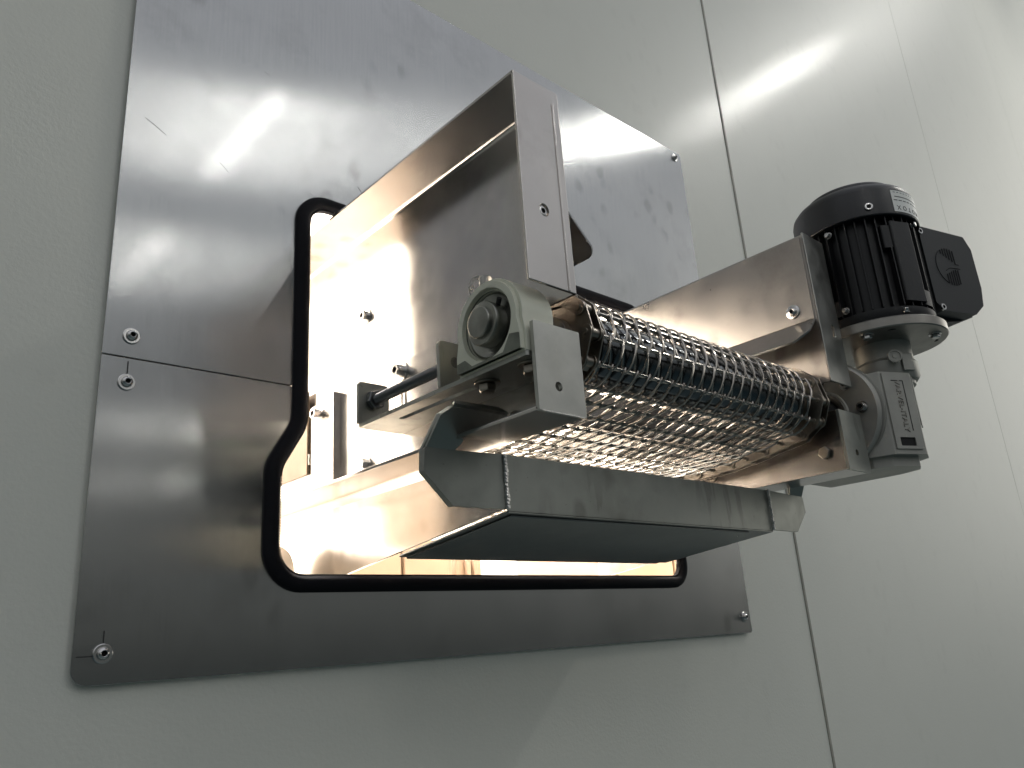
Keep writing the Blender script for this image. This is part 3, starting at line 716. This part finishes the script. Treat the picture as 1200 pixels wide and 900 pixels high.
# label on the fan cover
bm = bm_new(); r_ = .0744
A0, A1 = math.radians(-119), math.radians(-76); n = 14
def cyl_pt(a, z, r=r_): return (MXc+r*math.cos(a), MYc+r*math.sin(a), z)
vb = [[bm.verts.new(cyl_pt(A0+(A1-A0)*i/n, z, rr_)) for i in range(n+1)] for z, rr_ in ((.4665, .07405), (.4665, r_), (.4960, r_), (.4960, .07405))]
for a, b in zip(vb, vb[1:]):
    for i in range(n): bm.faces.new((a[i], a[i+1], b[i+1], b[i]))
obj('rating_label', bm, M['paper'], gm)
bm = bm_new()
def arcbar(z0, z1, f0, f1):
    k = 8; vs = [[bm.verts.new(cyl_pt(A0+(A1-A0)*(f0+(f1-f0)*i/k), z, .07455)) for i in range(k+1)] for z in (z0, z1)]
    for i in range(k): bm.faces.new((vs[0][i], vs[0][i+1], vs[1][i+1], vs[1][i]))
for j in range(9): arcbar(.4930, .4938, .06+.1*j, .12+.1*j)
arcbar(.4868, .4880, .08, .9)
for j in range(7): arcbar(.4818, .4830, .04+.13*j, .14+.13*j)
f = .1
# turned-over logotype: outlines of letters along the foot of the label
for j, s in enumerate('XOTOM'):
    a = A0+(A1-A0)*(.14+.17*j)
    tb = text_bm(s, .0085, basis(Vector(cyl_pt(a, .4725, .0745)), Vector((math.sin(a), -math.cos(a), 0)), Vector((0, 0, -1)), Vector((math.cos(a), math.sin(a), 0))), .0001)
    me = bpy.data.meshes.new('t'); tb.to_mesh(me); tb.free(); bm.from_mesh(me); bpy.data.meshes.remove(me)
obj('label_print', bm, M['ink'], gm, smooth=False)
# terminal box
E_ = Vector((.954, -.2997, 0)); NF = Vector((-.2997, -.954, 0)); OA = Vector((MXc, MYc, 0))
bm = bm_new()
ol = rpoly([(.048, .372), (.060, .3545), (.128, .3500), (.150, .3655), (.150, .472), (.048, .476)], .003)
prism(bm, [(.05, .372), (.066, .361), (.092, .361), (.092, .476), (.05, .478)], OA-NF*.044, E_, Z, NF*.078)
obj('terminal_box', bm, M['blackfin'], gm, bevel=.0015)
bm = bm_new()
lid = rpoly([(.0640, .3690), (.0760, .3585), (.1360, .3595), (.1550, .3740), (.1605, .4000), (.1600, .4560), (.1500, .4735), (.0640, .4760)], .003)
prism(bm, lid, OA-NF*.046, E_, Z, NF*.089)
prism(bm, rpoly([(.066, .360), (.090, .3515), (.132, .3575), (.157, .366), (.157, .372), (.066, .372)], .002), OA-NF*.046, E_, Z, NF*.070)
lob = obj('terminal_lid', bm, M['blackbox'], gm, bevel=.0022)
bm = bm_new(); prism(bm, rpoly(rect(.1610, .1618, .385, .452), 0), OA-NF*.030, E_, Z, NF*.055); obj('lid_panel', bm, M['blackfin'], gm, bevel=.0004)
for a, z in ((.0615, .4660), (.0700, .3610)):
    capscrew(gm, OA+E_*a+NF*.0435+Z*z, NF, .0042, .003, name='lid_screw')
capscrew(gm, OA+E_*.1580+NF*.035+Z*.463, E_, .0025, .003, name='lid_screw')
# engraved emblem: an open ring with comb-like strokes above and below
bm = bm_new(); EO = OA+NF*.0431; ec = (.1085, .4235); R_ = .0262
arc = [(ec[0]+R_*math.cos(math.radians(t)), ec[1]+R_*math.sin(math.radians(t))) for t in range(128, 252, 8)]
def eng(pts, r=.0006): sweep(bm, [EO+E_*a+Z*b for a, b in pts], r, 5)
eng(arc)
for k in range(6):
    f = k/5; x = ec[0]-.0130+.0235*f
    top = ec[1]+math.sqrt(max(0, R_**2-(x-ec[0])**2))
    bot = ec[1]+.0175-.0115*f
    eng([(x, top), (x+.0005, bot)], .00085)
eng([(ec[0]+.0105, ec[1]+.0055), (ec[0]+.0175, ec[1]+.0050)])
eng([(ec[0]-.010, ec[1]-.0065), (ec[0]-.004, ec[1]-.0020), (ec[0]+.004, ec[1]-.001), (ec[0]+.018, ec[1]-.001)])
for k in range(6):
    f = k/5; x = ec[0]-.0095+.022*f
    bot = ec[1]-math.sqrt(max(0, R_**2-(x-ec[0])**2))
    topz = ec[1]-.0115+.008*min(1, f*1.4)
    eng([(x, bot), (x, topz)], .00085)
obj('engraved_emblem', bm, M['blackline'], gm)

# ================================================================== ceiling tube lamps of the hall
for i, (x, ya, yb_) in enumerate(((2.0, -4.70, -3.54), (2.05, -7.0, -5.8), (4.57, -2.12, -1.06), (4.76, -12.2, -11.1), (5.9, -16.5, -15.4), (-1.5, -4.7, -3.5))):
    t = thing('tube_lamp', 'bright ceiling tube lamp of the hall, out of frame', 'lamp', (x, ya, 3.6), 'tube lamps on the hall ceiling')
    bm = bm_new(); cyl(bm, (x, ya, 3.56), (x, yb_, 3.56), .034, 12); obj('tube', bm, M['tube_near' if i == 2 else 'tube'], t)
    bm = bm_new(); box(bm, x-.06, x+.06, ya-.02, yb_+.02, 3.60, 3.64); obj('housing', bm, M['wall'], t)
